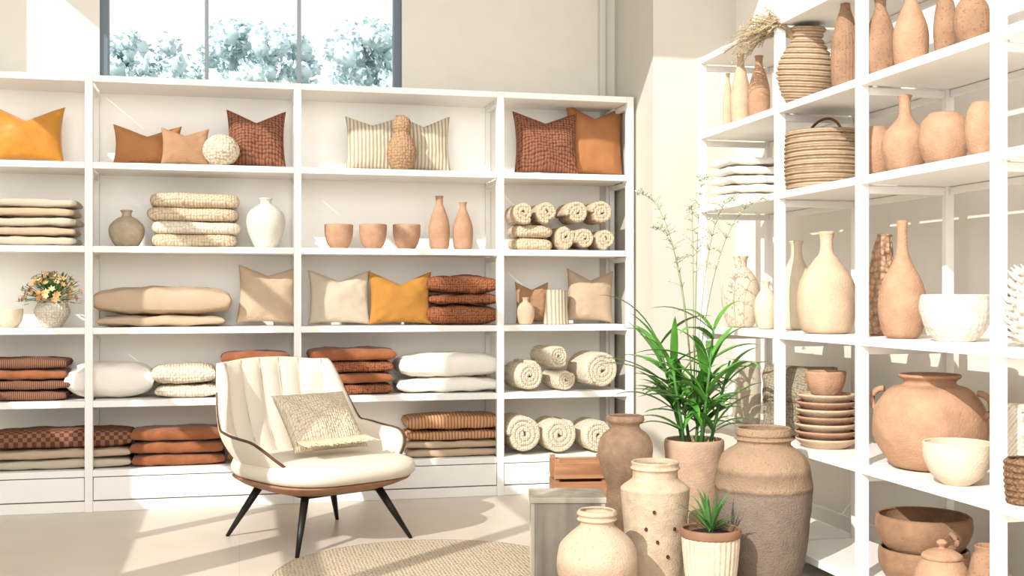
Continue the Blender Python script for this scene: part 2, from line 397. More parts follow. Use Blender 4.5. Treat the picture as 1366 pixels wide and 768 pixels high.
# row A
sp(-12,84,142,1,gold,'satin golden mustard pillow on the top shelf',chop=.06,t=.16)
sp(153,241,168,1,orange,'terracotta orange linen pillow leaning on the shelf',Y=7.0,chop=.05,tilt=0)
sp(216,278,172,1,tanl,'small brown pillow beside the cream ball',Y=6.9,chop=.03,t=.09)
vb('decorative_ball',271,319,179,1,[(0.02,0),(.38,.04),(.75,.17),(.97,.38),(1,.5),(.97,.62),(.75,.83),(.38,.96),(0.02,1)],M('cream_ball','#E0D5C2',.9,'pits','#AC9678',55,1.0),'cream textured decorative ball between pillows','ball',Y=6.86,open_=False,rough=.003,seg=48)
sp(303,381,148,1,dkbr,'dark reddish brown chunky woven pillow on the shelf',Y=6.98,chop=.05)
sp(461,532,157,1,stripeb,'beige striped linen pillow beside the carved vase',Y=7.0,chop=.03,group='striped pillows')
sp(528,601,155,1,stripeb,'beige striped linen pillow beside the carved vase',Y=7.02,chop=.045,group='striped pillows')
vb('carved_vase',516,556,155,1,P_gourd,clayc,'brown carved gourd-shaped vase in front of striped pillows',Y=6.86,rib=(18,.03),swirl=3)
sp(683,772,150,1,dkbr,'dark reddish brown chunky woven pillow beside orange pillow',Y=6.96,chop=.045)
sp(752,831,143,1,orange,'orange tan pillow leaning behind the woven pillow',Y=7.03,chop=.05,tilt=.03)
# row B
stack(-15,104,266,2,[greige,beige,greige,beige,greige],'folded beige textured blanket in a stack','folded blankets beside vase',kind='soft',name='folded_blanket')
vb('round_vase',146,192,281,2,P_wide,taupe,'small round smooth taupe vase with narrow neck')
stack(201,317,260,2,[knitb,knitc,knitb,knitb],'folded beige chunky knit blanket in a stack','folded knit blankets',kind='one',hs=[1,1,1,1.1],ws=[.96,.97,1,.98])
vb('pale_grey_vase',329,380,265,2,[(.42,0),(.6,.05),(.92,.33),(1,.55),(.88,.72),(.52,.84),(.31,.89),(.28,.95),(.36,1)],spk,'off-white grey ceramic vase with narrow neck')
for a,bb in ((433,471),(479,516),(524,561)):
    vb('clay_bowl',a,bb,300,2,P_cup,terra,'small tan terracotta cup bowl on the shelf','bowl',group='terracotta cups')
vb('bottle_vase',572,600,262,2,P_slim,terra,'taller slim terracotta bottle vase')
vb('bottle_vase',604,631,270,2,P_slim,terra,'shorter slim terracotta bottle vase')
GR='knit towels on the second shelf'
def rl(px0,px1,py0,py1,row,mat,label,group,Y=6.94,L_=.27,rest=True,rz=0,rx=0,cat='towel',name='rolled_towel',turns=3.2,side=False):
    if side:
        Yn=6.80; X,sc=onY(px1,Yn); R=(py1-py0)/sc/2; X-=R*1.02
        o=roll(name,R,L_,mat,turns); z=ZT(row)+R*1.02 if rest else zof((py0+py1)/2,sc)
        o.location=(X-math.sin(rz)*L_/2,Yn+math.cos(rz)*L_/2,z); o.rotation_euler=(0,0,rz); info(o,label,cat,group); return o
    X,sc=onY((px0+px1)/2,Y); R=((px1-px0)/sc/2+(py1-py0)/sc/2)/2
    o=roll(name,R,L_,mat,turns); z=ZT(row)+R+.001 if rest else zof((py0+py1)/2,sc)
    o.location=(X,Y,z); o.rotation_euler=(rx,0,rz); info(o,label,cat,group); return o
stack(679,733,301,2,[knitb,knitb],'folded beige knit towel under two rolls','knit towels on the second shelf',kind='one',d=.25,name='folded_towel',cat='towel',jit=.003)
rl(677,708,269,301,2,knitb,'rolled beige chunky knit towel',GR,rest=False,turns=2.4)
rl(708,738,269,301,2,knitb,'rolled beige chunky knit towel',GR,rest=False,turns=2.4)
rl(733,760,287,331,2,knitb,'rolled beige knit towel standing upright',GR,turns=2).scale=(.75,1,1.1)
rl(757,787,301,331,2,knitb,'rolled beige chunky knit towel',GR,turns=2.4)
rl(786,815,302,331,2,knitb,'rolled beige chunky knit towel',GR,turns=2.4)
rl(746,779,269,303,2,knitb,'rolled beige chunky knit towel on the pile',GR,rest=False,turns=2.4)
rl(778,811,269,303,2,knitb,'rolled beige chunky knit towel on the pile',GR,rest=False,turns=2.4)
# row C
vb('small_bowl',-4,30,412,3,P_cup,clayp,'small pale clay bowl beside flower vase','bowl')
vb('flower_vase',47,92,398,3,[(.4,0),(.55,.04),(.95,.4),(1,.6),(.8,.85),(.6,.93),(.66,1)],M('dimpled_cream','#E0D9CB',.7,'pits','#B8AA94',70,.8),'cream dimpled ceramic vase holding flowers')
stack(129,306,382,3,[beige,beige],['folded tan blanket under the large cushion','large plump beige quilted cushion'],'beige cushion stack',kind='cushion',hs=[.9,2.3],ws=[.92,1.0],name='cushion',cat='cushion')
sp(316,394,357,3,beige,'tan linen pillow leaning against the upright',tilt=.04,chop=.035)
sp(411,494,361,3,greige,'pale grey beige linen pillow',chop=.045)
sp(491,576,363,3,mustard,'mustard yellow cotton pillow on shelf',chop=.055,Y=6.94)
stack(566,663,367,3,[rust,rust,rust],'rust brown chunky knit cushion in a stack','rust knit cushions',kind='cushion',name='cushion',cat='cushion',hs=[1.5,.8,1.4])
sp(686,732,377,3,tanl,'small tan pillow behind the bottle vase',Y=7.02,chop=.03,t=.08)
vb('small_bottle_vase',689,713,397,3,P_round,terral,'small tan clay bottle vase in front of pillow',Y=6.88)
vb('textured_cylinder_vase',725,759,387,3,[(.9,0),(1,.03),(.93,.3),(.85,.7),(.83,.97),(.85,1)],stripeb,'tan woven textured cylindrical vase',Y=6.9)
sp(752,817,362,3,beige,'tan linen pillow leaning at the shelf end',Y=7.0,chop=.045,tilt=.05)
# row D
stack(-22,92,476,4,[dkbr2,dkbr2,rustp,dkbr2],'dark brown folded throw in a stack','dark brown throws',hs=[1,1,1,1.1],kind='soft')
def lay(px0,px1,py0,row,mat,label,name='cushion',Y=6.975,d=.29,z=None,hh=None,p=.32,cat='pillow',tilt=0):
    X,w,h,sc=B(px0,px1,py0,row,Y); h=hh or h
    o=pillow(name,w,d,h,mat,flat=True,p=p,pinch=.04,wr=.006); o.location=(X,Y,ZT(row) if z is None else z); info(o,label,cat); o.rotation_euler=(0,tilt,0); return o
lay(93,206,481,4,creamp,'plump white cotton pillow lying on the shelf',name='white_pillow')
stack(207,289,484,4,[knitc,knitc],'cream knit cushion in a pair','cream knit cushions',kind='cushion',hs=[1,1.5],name='knit_cushion',cat='cushion')
stack(297,388,467,4,[rustp,knitb,rustp],'rust brown cushion stacked behind the armchair','cushions behind armchair',kind='cushion',name='cushion',cat='cushion')
stack(409,523,463,4,[rust,rustp,rust,rustp],'rust coloured folded throw in a stack','rust throws',hs=[1,1,1.1,1.2],kind='soft')
stack(525,664,469,4,[creamp,creamp],['flat white cotton pillow at the bottom','plump white cotton pillow on top'],'white pillows',kind='cushion',hs=[.9,1.5],name='white_pillow',cat='pillow')
GR='rolled cream towels'
lr='rolled cream knitted towel with spiral end'
rl(673,728,480,522,4,towelm,lr,GR,rz=.2,L_=.26,side=True)
rl(728,770,492,522,4,towelm,lr,GR,rz=.2,L_=.24,side=True)
rl(711,762,459,491,4,towelm,'rolled cream towel resting on two others',GR,rest=False,rz=.25,L_=.26,side=True)
rl(766,830,468,521,4,towelm,'large rolled cream knitted towel',GR,rz=.2,L_=.26,turns=3.6,side=True)
# row E
stack(-10,173,569,5,[greige,beige,plaid],['folded beige throw at the bottom','folded tan throw in the stack','dark brown checked folded throw on top'],'throws on the lowest shelf',hs=[.8,.8,1.6],kind='soft',ws=[.98,.98,1])
stack(178,297,568,5,[rustp,rustp,rustp],'soft rust brown velvet folded textile','rust velvet textiles',kind='soft',hs=[.8,.9,.9],name='velvet_throw',cat='blanket')
stack(303,392,574,5,[rustp,rust],'rust cushion behind the armchair','rust cushions by armchair',kind='cushion',name='cushion',cat='cushion')
stack(537,664,550,5,[beige,beige,stripeb2,stripeb2],['folded beige blanket at the bottom','folded beige blanket in the stack','folded tan and rust striped blanket','folded tan and rust striped blanket'],'striped blankets',hs=[1,1,1.2,1.9],kind='soft')
rl(673,726,554,607,5,towelm,lr,GR,rz=.1,L_=.26,side=True)
rl(727,772,554,605,5,towelm,lr,GR,rz=.1,L_=.26,side=True)
rl(773,822,558,604,5,towelm,lr,GR,rz=.1,L_=.26,side=True)

# flowers in vase
X,w,h,sc=B(47,92,398,3,6.93)
e=empty('flower_bouquet',(X,6.93,ZT(3)+h*.9)); info(e,'bouquet of small peach and yellow flowers with leaves','flowers')
fo=M('peach_petal','#DFA268',.7,var=.15); fy=M('pale_yellow_petal','#E6CD94',.7,var=.1)
vsA=[];fsA=[];vsB=[];fsB=[];lv=[];lf=[];st=[]
for i in range(110):
    a=random.random()*6.28; el=random.uniform(-.1,1.5); R=.145*random.uniform(.7,1.05)
    d=Vector((math.cos(a)*math.cos(el)*1.15,math.sin(a)*math.cos(el)*.8,math.sin(el)*.95))
    p=d*R+Vector((0,0,.02)); st.append([(d.x*.01,d.y*.01,-.06),tuple(p*.5),tuple(p)])
    vv,ff=(vsA,fsA) if i%2 else (vsB,fsB)
    n_=d.normalized(); s=n_.cross(Vector((.3,.2,1))).normalized(); t_=n_.cross(s)
    for k in range(6):
        q=k*1.047; c1=s*math.cos(q)+t_*math.sin(q); c2=s*math.cos(q+.5)+t_*math.sin(q+.5); c3=s*math.cos(q-.5)+t_*math.sin(q-.5)
        j=len(vv); vv+=[p,p+c3*.012+n_*.004,p+c1*.021+n_*.008,p+c2*.012+n_*.004]; ff.append((j,j+1,j+2,j+3))
for i in range(120):
    a=random.random()*6.28; el=random.uniform(-.4,1.3); R=.125*random.uniform(.4,1.1)
    d=Vector((math.cos(a)*math.cos(el)*1.2,math.sin(a)*math.cos(el)*.8,math.sin(el)*.9)); p=d*R+Vector((0,0,.02))
    s=d.cross(Vector((0,.1,1))).normalized(); j=len(lv); lv+=[p,p+d*.02+s*.011,p+d*.045,p+d*.02-s*.011]; lf.append((j,j+1,j+2,j+3))
mk('peach_blossoms',vsA,fsA,fo,False,e); mk('yellow_blossoms',vsB,fsB,fy,False,e); mk('leaves',lv,lf,leafd,False,e)
tube('stems',st,leafd,e,seg=5,r0=.0015)

# ---------- right shelving ----------
RX0,RX1=2.32,2.73
RY=[2.35,3.228,4.057,4.757,5.65]
ZR=[2.41,2.02,1.64,1.02,.53,.09]
rs=empty('shelving_unit',(RX0,4,0)); info(rs,'tall white open-frame shelving unit along the side wall','shelf')
def rb(name,bl,par=rs,mat=white,bev=.003): return boxes(name,[(a-RX0,b_-RX0,c-4,d-4,e_,f) for a,b_,c,d,e_,f in bl],mat,par,bev)
for y in RY:
    rb('upright',[(RX0-.002,RX0+.04,y-.017,y+.017,0,ZR[0]+.018),(RX1-.035,RX1,y-.015,y+.015,0,ZR[0])]+[(RX0+.04,RX1-.035,y-.01,y+.01,z-.05,z-.02) for z in ZR]+[(RX0+.04,RX1-.035,y-.01,y+.01,.0,.03)])
for i in range(4):
    a,b_=RY[i]+.017,RY[i+1]-.017
    for z in ZR: rb('shelf_board',[(RX0+.002,RX1,a,b_,z-.016,z+.016)])
    for z in ZR[:-1]: rb('back_rail',[(RX1-.02,RX1-.002,a,b_,z-.046,z-.018)])
def ZS(r): return ZR[r]+.017
def vr(name,px0,px1,py,row,prof,mat,label,cat='vase',X=2.5,group=None,**k):
    Y,sc=onX((px0+px1)/2,X); w=(px1-px0)/sc; h=zof(py,sc)-ZS(row)
    o=lathe(name,prof,w/2,h,mat,**k); o.location=(X,Y,ZS(row)); info(o,label,cat,group); return o
# top tier
vr('bottle_vase',964,978,98,1,P_slim,terral,'small pale clay bottle vase on the high shelf',X=2.43)
vr('bottle_vase',975,1001,72,1,P_slim,terral,'tall light clay bottle vase on the high shelf',X=2.42)
vr('bottle_vase',998,1027,75,1,P_slim,terra,'tall brown clay bottle vase on the high shelf',X=2.43)
o=vr('wicker_vase',1034,1108,42,1,[(.45,0),(.78,.08),(1,.34),(.95,.55),(.62,.78),(.5,.87),(.62,1)],wickp,'pale woven rounded wicker vase tilted on the shelf holding dried grass','basket',X=2.44,seg=60,rings=(14,.009))
o.rotation_euler=(.16,0,0); o.location.z+=.010; WV=o.location.copy()
vr('tall_vase',1109,1146,-8,1,P_slim,terrad,'tall ribbed brown clay vase',X=2.42,rib=(24,.02),seg=96)
vr('bottle_vase',1153,1196,-2,1,P_slim,terrad,'dark brown clay bottle vase',X=2.42)
vr('bottle_vase',1192,1238,-12,1,P_slim,terra,'speckled brown clay bottle vase',X=2.41)
vr('clay_jar',1246,1276,-6,1,P_pot,terrad,'small brown clay jar on the high shelf',X=2.48)
vr('round_pot',1273,1320,-2,1,P_squat,terrad,'round brown clay pot on the high shelf',X=2.41)
# dried grass
e=empty('dried_grass_bunch',(WV.x,WV.y-.04,WV.z+.27)); info(e,'bunch of dried beige pampas grass in the wicker vase','dried grass')
gm=M('dried_grass','#C4B08E',.95,var=.18); ps=[];pl=[]
for i in range(80):
    dy=random.uniform(.02,.40); dx=-random.uniform(.13,.26)+.02; h=random.uniform(.03,.17)-.10*(dy/.4)**2
    A,B1,B2,Ce=Vector((0,0,-.08)),Vector((-.04,.02,.06)),Vector((-.14,dy*.45,.105)),Vector((dx,dy,h))
    def bz(t): return A*(1-t)**3+B1*3*t*(1-t)**2+B2*3*t*t*(1-t)+Ce*t**3
    ps.append([bz(q/10) for q in range(11)])
    for k in range(20):
        t=.55+.45*k/20; p=bz(t)
        if p.x>-.125 and p.z>.09: continue
        pl.append([p,p+Vector((random.gauss(-.003,.006),random.gauss(.012,.012),random.gauss(0,.010)))])
tube('stems',ps,gm,e,seg=5,r0=.0014); tube('plumes',pl,gm,e,seg=4,r0=.0026,r1=.0006)
# second tier
Y,sc=onX(994,2.48)
for i in range(5):
    o=pillow('folded_linen',.30-.012*i,.29,.045,creamp,flat=True,p=.16,pinch=.02,wr=.004); o.location=(2.49+random.uniform(-.01,.01),Y,ZS(2)+i*.046); o.rotation_euler=(0,0,1.57+random.uniform(-.06,.06)); info(o,'folded white linen in a stack','linen','folded white linens')
Y,sc=onX(1090,2.46); w=100/sc; h=zof(172,sc)-ZS(2)
e=empty('wicker_basket',(2.48,Y-.02,ZS(2))); info(e,'light brown coiled wicker basket with an arched handle','basket')
lathe('body',[(.88,0),(.95,.03),(1,.3),(1,.7),(.98,.96),(1,1)],w/2,h*.93,wickp,parent=e,seg=72,wall=.01,rings=(13,.009))
tube('handle',[[(0,w/2*.97*math.cos(t),h*.8+h*.35*math.sin(t)) for t in [math.pi*k/20 for k in range(21)]]],M('leather_handle','#7A4A2C',.6),e,r0=.006)
vr('round_vase',1148,1190,170,2,P_squat,terra,'small round clay vase',X=2.43)
vr('bottle_vase',1177,1237,128,2,[(.5,0),(.75,.05),(1,.28),(.9,.5),(.45,.66),(.27,.76),(.25,.93),(.32,1)],terra,'round bodied clay bottle vase with narrow neck',X=2.41)
vr('round_pot',1226,1292,152,2,P_squat,terra,'wide round brown clay pot',X=2.42)
vr('round_pot',1288,1330,137,2,P_squat,terra,'small round brown clay pot',X=2.40)
# third tier
vr('pale_vase',963,1013,342,3,P_round,clayp,'pale cream clay vase with short neck',X=2.46)
vr('round_vase',1006,1038,375,3,P_wide,clayp,'small pale round clay vase beside others',X=2.44)
vr('bottle_vase',1038,1086,322,3,[(.6,0),(.85,.05),(1,.3),(.92,.55),(.5,.74),(.32,.83),(.3,.94),(.4,1)],clayp,'pale smooth clay vase with narrow neck',X=2.52,rough=.003)
vr('bottle_vase',1064,1141,310,3,[(.6,0),(.85,.04),(1,.28),(.9,.52),(.45,.72),(.25,.8),(.22,.93),(.28,1)],terral,'large smooth light clay bottle vase',X=2.42)
vr('textured_vase',1148,1196,313,3,[(.45,0),(.8,.08),(1,.35),(.85,.6),(.55,.8),(.42,.92),(.4,1)],M('braided_clay','#BE9A7C',.9,'pits','#8C6C52',42,1.2,bd=.012),'tan braided leaf-textured clay vase leaning slightly',X=2.50,rough=.01,rib=(6,.10),swirl=16,seg=96,n=10).rotation_euler=(.10,0,0)
vr('bottle_vase',1172,1235,295,3,[(.55,0),(.8,.05),(1,.26),(.85,.46),(.42,.64),(.24,.76),(.2,.92),(.24,1)],terra,'tall brown clay bottle vase with long neck',X=2.42)
vr('bowl',1229,1320,394,3,[(.5,0),(.6,.03),(.9,.35),(1,.7),(.98,1)],whc,'large rough off-white stone-like ceramic bowl','bowl',X=2.45,rough=.006)
# spiky shell
Y,sc=onX(1378,2.42); R=.10; H2=.26
e=empty('spiky_shell',(2.43,Y,ZS(3))); info(e,'white spiky shell-like ceramic ornament','ornament')
lathe('body',[(.35,0),(.7,.1),(1,.4),(.95,.65),(.6,.88),(.3,1)],R*.8,H2*.95,whc,parent=e,rough=.012)
sv=[]
for i in range(110):
    a=i*2.39996; f=.06+.9*i/110; rr=R*.8*math.sin(math.pi*(.12+.78*f))**.8
    p=Vector((math.cos(a)*rr,math.sin(a)*rr,f*H2*.95)); d=Vector((math.cos(a),math.sin(a),.35+.6*f)).normalized()
    sv.append(([p-d*.01,p+d*.015,p+d*.04],[.011,.008,.002]))
tube('spikes',sv,whc,e,seg=6)
# fourth tier
Y,sc=onX(984,2.46)
for k,(dy,m,lab) in enumerate(((.09,creamp,'upright folded cream textile on shelf'),(.0,greige,'upright folded greige textile on shelf'))):
    o=pillow('folded_textile',.28,.32,.08,m,p=.2,pinch=.02,wr=.006); o.location=(2.5,Y+dy,ZS(4)); o.rotation_euler=(0,0,math.pi/2); info(o,lab,'textile','upright textiles')
Y,sc=onX(1048,2.42)
bagm=M('taupe_canvas','#A1957F',.95,'knit','#776C59',70,.8)
e=empty('bundled_throw',(2.51,Y+.03,ZS(4))); info(e,'grey taupe woven throw bundled and tied with a cord','blanket')
o=pillow('cloth',.34,.33,.24,bagm,p=.22,pinch=.03,wr=.018,parent=e); o.rotation_euler=(0,0,-1.0)
q=[Vector((math.cos(a)*.18,math.sin(a)*.128,.17+.004*math.sin(3*a))) for a in [2*math.pi*k/28 for k in range(29)]]
o=tube('cord',[q],M('cord','#6E6452',.9),e,r0=.005); o.rotation_euler=(0,0,-1.0)
Y,sc=onX(1101,2.46); Y-=.02
h=zof(527,sc)-ZS(4); pn=7; pR=80/sc/2
for i in range(pn):
    o=lathe('clay_plate',[(.6,0),(.7,.05),(.97,.75),(1,1)],pR*(1-.008*i),h/pn*1.25,terra if i%2 else terral,wall=.006); o.location=(2.45+random.uniform(-.004,.004),Y,ZS(4)+i*h/pn); info(o,'terracotta plate in a stack','plate','stacked clay plates')
o=lathe('clay_cup',[(.62,0),(.7,.04),(.92,.5),(1,1)],54/sc/2,30/sc,terra); o.location=(2.45,Y,ZS(4)+h+.006); info(o,'terracotta cup on top of the plate stack','cup')
Y,sc=onX(1237,2.52); h=zof(500,sc)-ZS(4)
e=empty('handled_pot',(2.53,Y,ZS(4))); info(e,'large round terracotta pot with two loop handles','pot')
R=.207
lathe('body',[(.45,0),(.68,.05),(.95,.28),(1,.48),(.93,.68),(.7,.85),(.48,.9),(.46,.94),(.54,.98),(.55,1)],R,h,terra,parent=e,seg=60,rough=.003)
for a in (2.2,-.94,):
    d=Vector((math.cos(a+.0),math.sin(a),0)); 
    tube('handle',[[d*(R*.86+ .05*math.sin(t))+Vector((0,0,h*(.70+.13*math.cos(t)))) for t in [math.pi*k/12 for k in range(13)]]],terra,e,r0=.012)
vr('bowl',1232,1322,590,4,P_bowl,clayp,'pale cream clay bowl in front of the large pot','bowl',X=2.41)
vr('wicker_bowl',1342,1400,612,4,[(.8,0),(.9,.05),(1,.6),(1,1)],wick,'brown wicker basket on the shelf','basket',X=2.40,seg=60,rings=(7,.008))
Y,sc=onX(1385,2.58)
e=empty('folded_textile',(2.585,Y,ZS(4))); info(e,'crumpled cream textile with fringe on the shelf','textile')
o=pillow('cloth',.24,.30,.14,knitc,p=.35,wr=.02,parent=e)
fr=[]
for i in range(40):
    for zz in (.12,.2,.27):
        x=-.11+.22*i/39; fr.append([(x,-.06,zz),(x+random.gauss(0,.004),-.08,zz-.015),(x+random.gauss(0,.006),-.085,zz-.045)])
tube('fringe',fr,knitc,e,seg=5,r0=.004,r1=.002)
# bottom tier
Y,sc=onX(1232,2.52); h=zof(687,sc)-ZS(5); umb=M('umber_clay','#8E6E54',.75,bump=.5,var=.14,ns=14)
o=lathe('large_bowl',[(.5,0),(.75,.06),(.97,.5),(1,.85),(.98,1)],.165,h*.52,umb,seg=56); o.location=(2.52,Y,ZS(5)); info(o,'dark brown round clay bowl under another bowl','bowl','stacked clay bowls')
e=empty('handled_bowl',(2.52,Y,ZS(5)+h*.40)); info(e,'dark brown round clay bowl with side handle stacked on another','bowl','stacked clay bowls')
lathe('body',[(.4,0),(.62,.06),(.85,.3),(1,.65),(1,.93),(.97,1)],.175,h*.6,umb,parent=e,seg=56)
tube('handle',[[Vector((.0,-.165-.045*math.sin(t),h*(.36+.1*math.cos(t)))) for t in [math.pi*k/12 for k in range(13)]]],terrad,e,r0=.01)
Y,sc=onX(1252,2.40); h=zof(726,sc)-ZS(5)
e=empty('lidded_pot',(2.40,Y-.02,ZS(5))); info(e,'small round terracotta pot with a knobbed lid','pot')
lathe('body',[(.5,0),(.75,.06),(1,.4),(.95,.7),(.7,.95),(.6,1)],.095,h*.82,terra,parent=e)
lid=lathe('lid',[(.72,0),(.7,.2),(.4,.45),(.12,.55),(.14,.7),(.2,.85),(.1,1),(.01,1.02)],.095,h*.3,terra,parent=e,open_=False); lid.location=(0,0,h*.8)
vr('round_pot',1292,1345,728,5,P_pot,terrad,'small round brown clay pot with narrow opening','pot',X=2.42)

# ---------- floor cluster ----------
def vf(name,px0,px1,py,depth,prof,mat,label,cat='vase',**k):
    x,y,sc=at((px0+px1)/2,depth); w=(px1-px0)/sc; h=zof(py,sc)
    o=lathe(name,prof,w/2,h,mat,seg=64,**k); o.location=(x,y,0.001); info(o,label,cat); return o,w,h
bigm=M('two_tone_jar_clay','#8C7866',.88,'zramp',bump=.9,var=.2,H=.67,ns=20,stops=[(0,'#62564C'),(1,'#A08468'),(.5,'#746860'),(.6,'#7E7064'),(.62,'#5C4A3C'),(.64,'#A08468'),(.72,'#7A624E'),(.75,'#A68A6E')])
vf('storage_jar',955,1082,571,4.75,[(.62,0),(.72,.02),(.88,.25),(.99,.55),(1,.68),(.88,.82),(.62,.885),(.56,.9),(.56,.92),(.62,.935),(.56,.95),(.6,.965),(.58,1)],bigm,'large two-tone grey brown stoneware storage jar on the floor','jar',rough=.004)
vf('tall_vase',797,871,555,5.3,[(.62,0),(.75,.06),(.82,.3),(.7,.42),(.66,.5),(.86,.62),(1,.76),(.85,.86),(.56,.91),(.52,.94),(.68,.97),(.66,1)],M('sandy_clay','#C2A184',.92,bump=.8,var=.12,ns=26),'tall sandy terracotta vase with a waist and flared rim',rough=.003)
jm=M('perforated_jar_clay','#BFAA90',.88,bump=.6,var=.11,ns=20)
x,y,sc=at(874,4.8); e=empty('perforated_jar',(x,y,.001)); info(e,'tall tan clay jar with small dark holes','jar')
w=91/sc; h=zof(616,sc)
lathe('body',[(.68,0),(.76,.02),(.86,.3),(.97,.62),(1,.76),(.98,.8),(.7,.86),(.66,.89),(.66,.93),(.72,.95),(.68,.97),(.7,1)],w/2,h,jm,parent=e,seg=64,rough=.002)
hm=M('hole_shade','#4A3324',.95)  # dark colour paints the shade inside the jar openings
for (aa,zz) in ((-1.95,.64),(-1.3,.50),(-1.85,.40),(-1.5,.28),(-2.2,.5)):
    rr=w/2*(.865+.17*max(0,zz-.3)/.45)
    vs=[];fs=[]
    c=Vector((math.cos(aa),math.sin(aa),0)); s=Vector((-c.y,c.x,0)); cc=c*(rr+.004)+Vector((0,0,zz*h))
    for k in range(12):
        t=k*math.pi/6; vs.append(cc+s*math.cos(t)*.0065+Vector((0,0,math.sin(t)*.008)))
    for k in range(12):
        t=k*math.pi/6; vs.append(cc-c*.02+s*math.cos(t)*.0065+Vector((0,0,math.sin(t)*.008)))
    fs.append(tuple(range(0,12))); fs+=[(k,(k+1)%12,12+(k+1)%12,12+k) for k in range(12)]
    mk('hole_shade_disc',vs,fs,hm,False,e)
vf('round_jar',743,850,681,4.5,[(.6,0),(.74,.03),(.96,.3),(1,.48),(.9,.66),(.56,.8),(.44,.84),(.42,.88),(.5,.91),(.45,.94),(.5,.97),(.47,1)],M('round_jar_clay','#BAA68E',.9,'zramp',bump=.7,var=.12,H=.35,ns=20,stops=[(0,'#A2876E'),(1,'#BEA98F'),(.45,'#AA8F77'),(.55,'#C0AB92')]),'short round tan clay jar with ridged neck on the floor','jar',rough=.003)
x,y,sc=at(756,4.93)
e=empty('wooden_pedestal',(x,y,0),rz=-YAW); info(e,'weathered grey wooden pedestal box with pale edge','pedestal')
boxes('side_planks',[(-.137,.137,-.115,-.095,0,.335),(-.152,-.137,-.094,.095,0,.335),(.137,.152,-.094,.095,0,.335),(-.137,.137,.095,.115,0,.335)],grayw,e,bev=.002)
boxes('edge_frame',[(sx*.146-.009,sx*.146+.009,sy*.107-.010,sy*.107+.010,0,.335) for sx in(-1,1) for sy in(-1,1)],graye,e,bev=.002)
boxes('top',[(-.160,.160,-.122,.122,.336,.36)],graye,e,bev=.004)
x,y,sc=at(771,5.75)
e=empty('wooden_crate',(x,y,0),rz=-YAW+.1); info(e,'small orange-brown slatted wooden crate on the floor','crate')
H_=.40
for k in range(4):
    z=.02+k*.095
    boxes('slat',[(-.13,.13,-.10,-.088,z,z+.08),(-.13,.13,.088,.10,z,z+.08),(-.13,-.118,-.088,.088,z,z+.08),(.118,.13,-.088,.088,z,z+.08)],crate,e,bev=.003)
boxes('corner_post',[(sx*.117-.012,sx*.117+.012,sy*.075-.012,sy*.075+.012,0,H_) for sx in(-1,1) for sy in(-1,1)],crate,e)
boxes('bottom_board',[(-.118,.118,-.088,.088,.02,.03)],crate,e)
boxes('top_board',[(-.118,.118,-.088,.088,H_-.03,H_-.02)],crate,e)

# ---------- plants ----------
def blade(vs,fs,o,az,el,ln,wd,droop,seg=9):
    p=Vector(o); a=el; h=Vector((math.cos(az),math.sin(az),0)); side=Vector((-math.sin(az),math.cos(az),0)); k0=len(vs)
    for i in range(seg+1):
        t=i/seg; wv=wd*(math.sin(math.pi*min(1,(t*.93+.07)))**.75)*(1-.3*t); d=h*math.cos(a)+Vector((0,0,math.sin(a))); nrm=Vector((0,0,math.cos(a)))-h*math.sin(a)
        vs+=[p-side*wv/2+nrm*wv*.18,p,p+side*wv/2+nrm*wv*.18]
        p=p+d*ln/seg; a-=droop/seg*(.4+1.2*t)
    for i in range(seg):
        a_=k0+i*3; fs+=[(a_,a_+1,a_+4,a_+3),(a_+1,a_+2,a_+5,a_+4)]
x,y,sc=at(926,5.4); e=empty('potted_palm',(x,y,0)); info(e,'tall leafy green potted plant in a tan clay planter','plant')
ph=zof(586,sc)
lathe('pot',[(.6,0),(.66,.02),(.78,.3),(.92,.7),(1,.93),(1,.98),(.98,1)],.138,ph,M('planter_clay','#BE9F85',.88,bump=.5,var=.1,ns=16),parent=e,seg=56)
lathe('soil',[(.3,0),(.9,.3),(1,.5),(.7,1),(.02,1.02)],.12,.05,soil,parent=e,open_=False).location=(0,0,ph-.07)
random.seed(31)
vs=[];fs=[];stm=[]
for s_ in range(7):
    a=s_*2.4; r=.03+.02*(s_%3); lean=.12+.18*random.random(); hh=random.uniform(.18,.46) if s_>2 else .54-.05*s_
    b0=Vector((math.cos(a)*r,math.sin(a)*r,ph-.04)); top=b0+Vector((math.cos(a)*lean*hh,math.sin(a)*lean*hh,hh))
    stm.append([b0,(b0+top)/2+Vector((0,0,.01)),top])
    for k in range(14):
        t=random.uniform(.15,1); p=b0.lerp(top,t); az=random.random()*6.28
        if random.random()<.6: az=random.choice([0,math.pi])-YAW+random.gauss(0,.5)
        el=random.uniform(.4,1.25); ln=random.uniform(.24,.40)
        X_=p.x+math.cos(az)*ln
        if X_>.28: ln*=.70
        blade(vs,fs,p,az,el,ln,random.uniform(.038,.056),random.uniform(.6,1.5))
mk('foliage',vs,fs,leafm,True,e); tube('stems',stm,leafd,e,r0=.009,r1=.005)
sprm=M('sprig_green','#8C9866',.7,var=.15); blm=M('sprig_blossom','#CDD3B4',.8,var=.12)
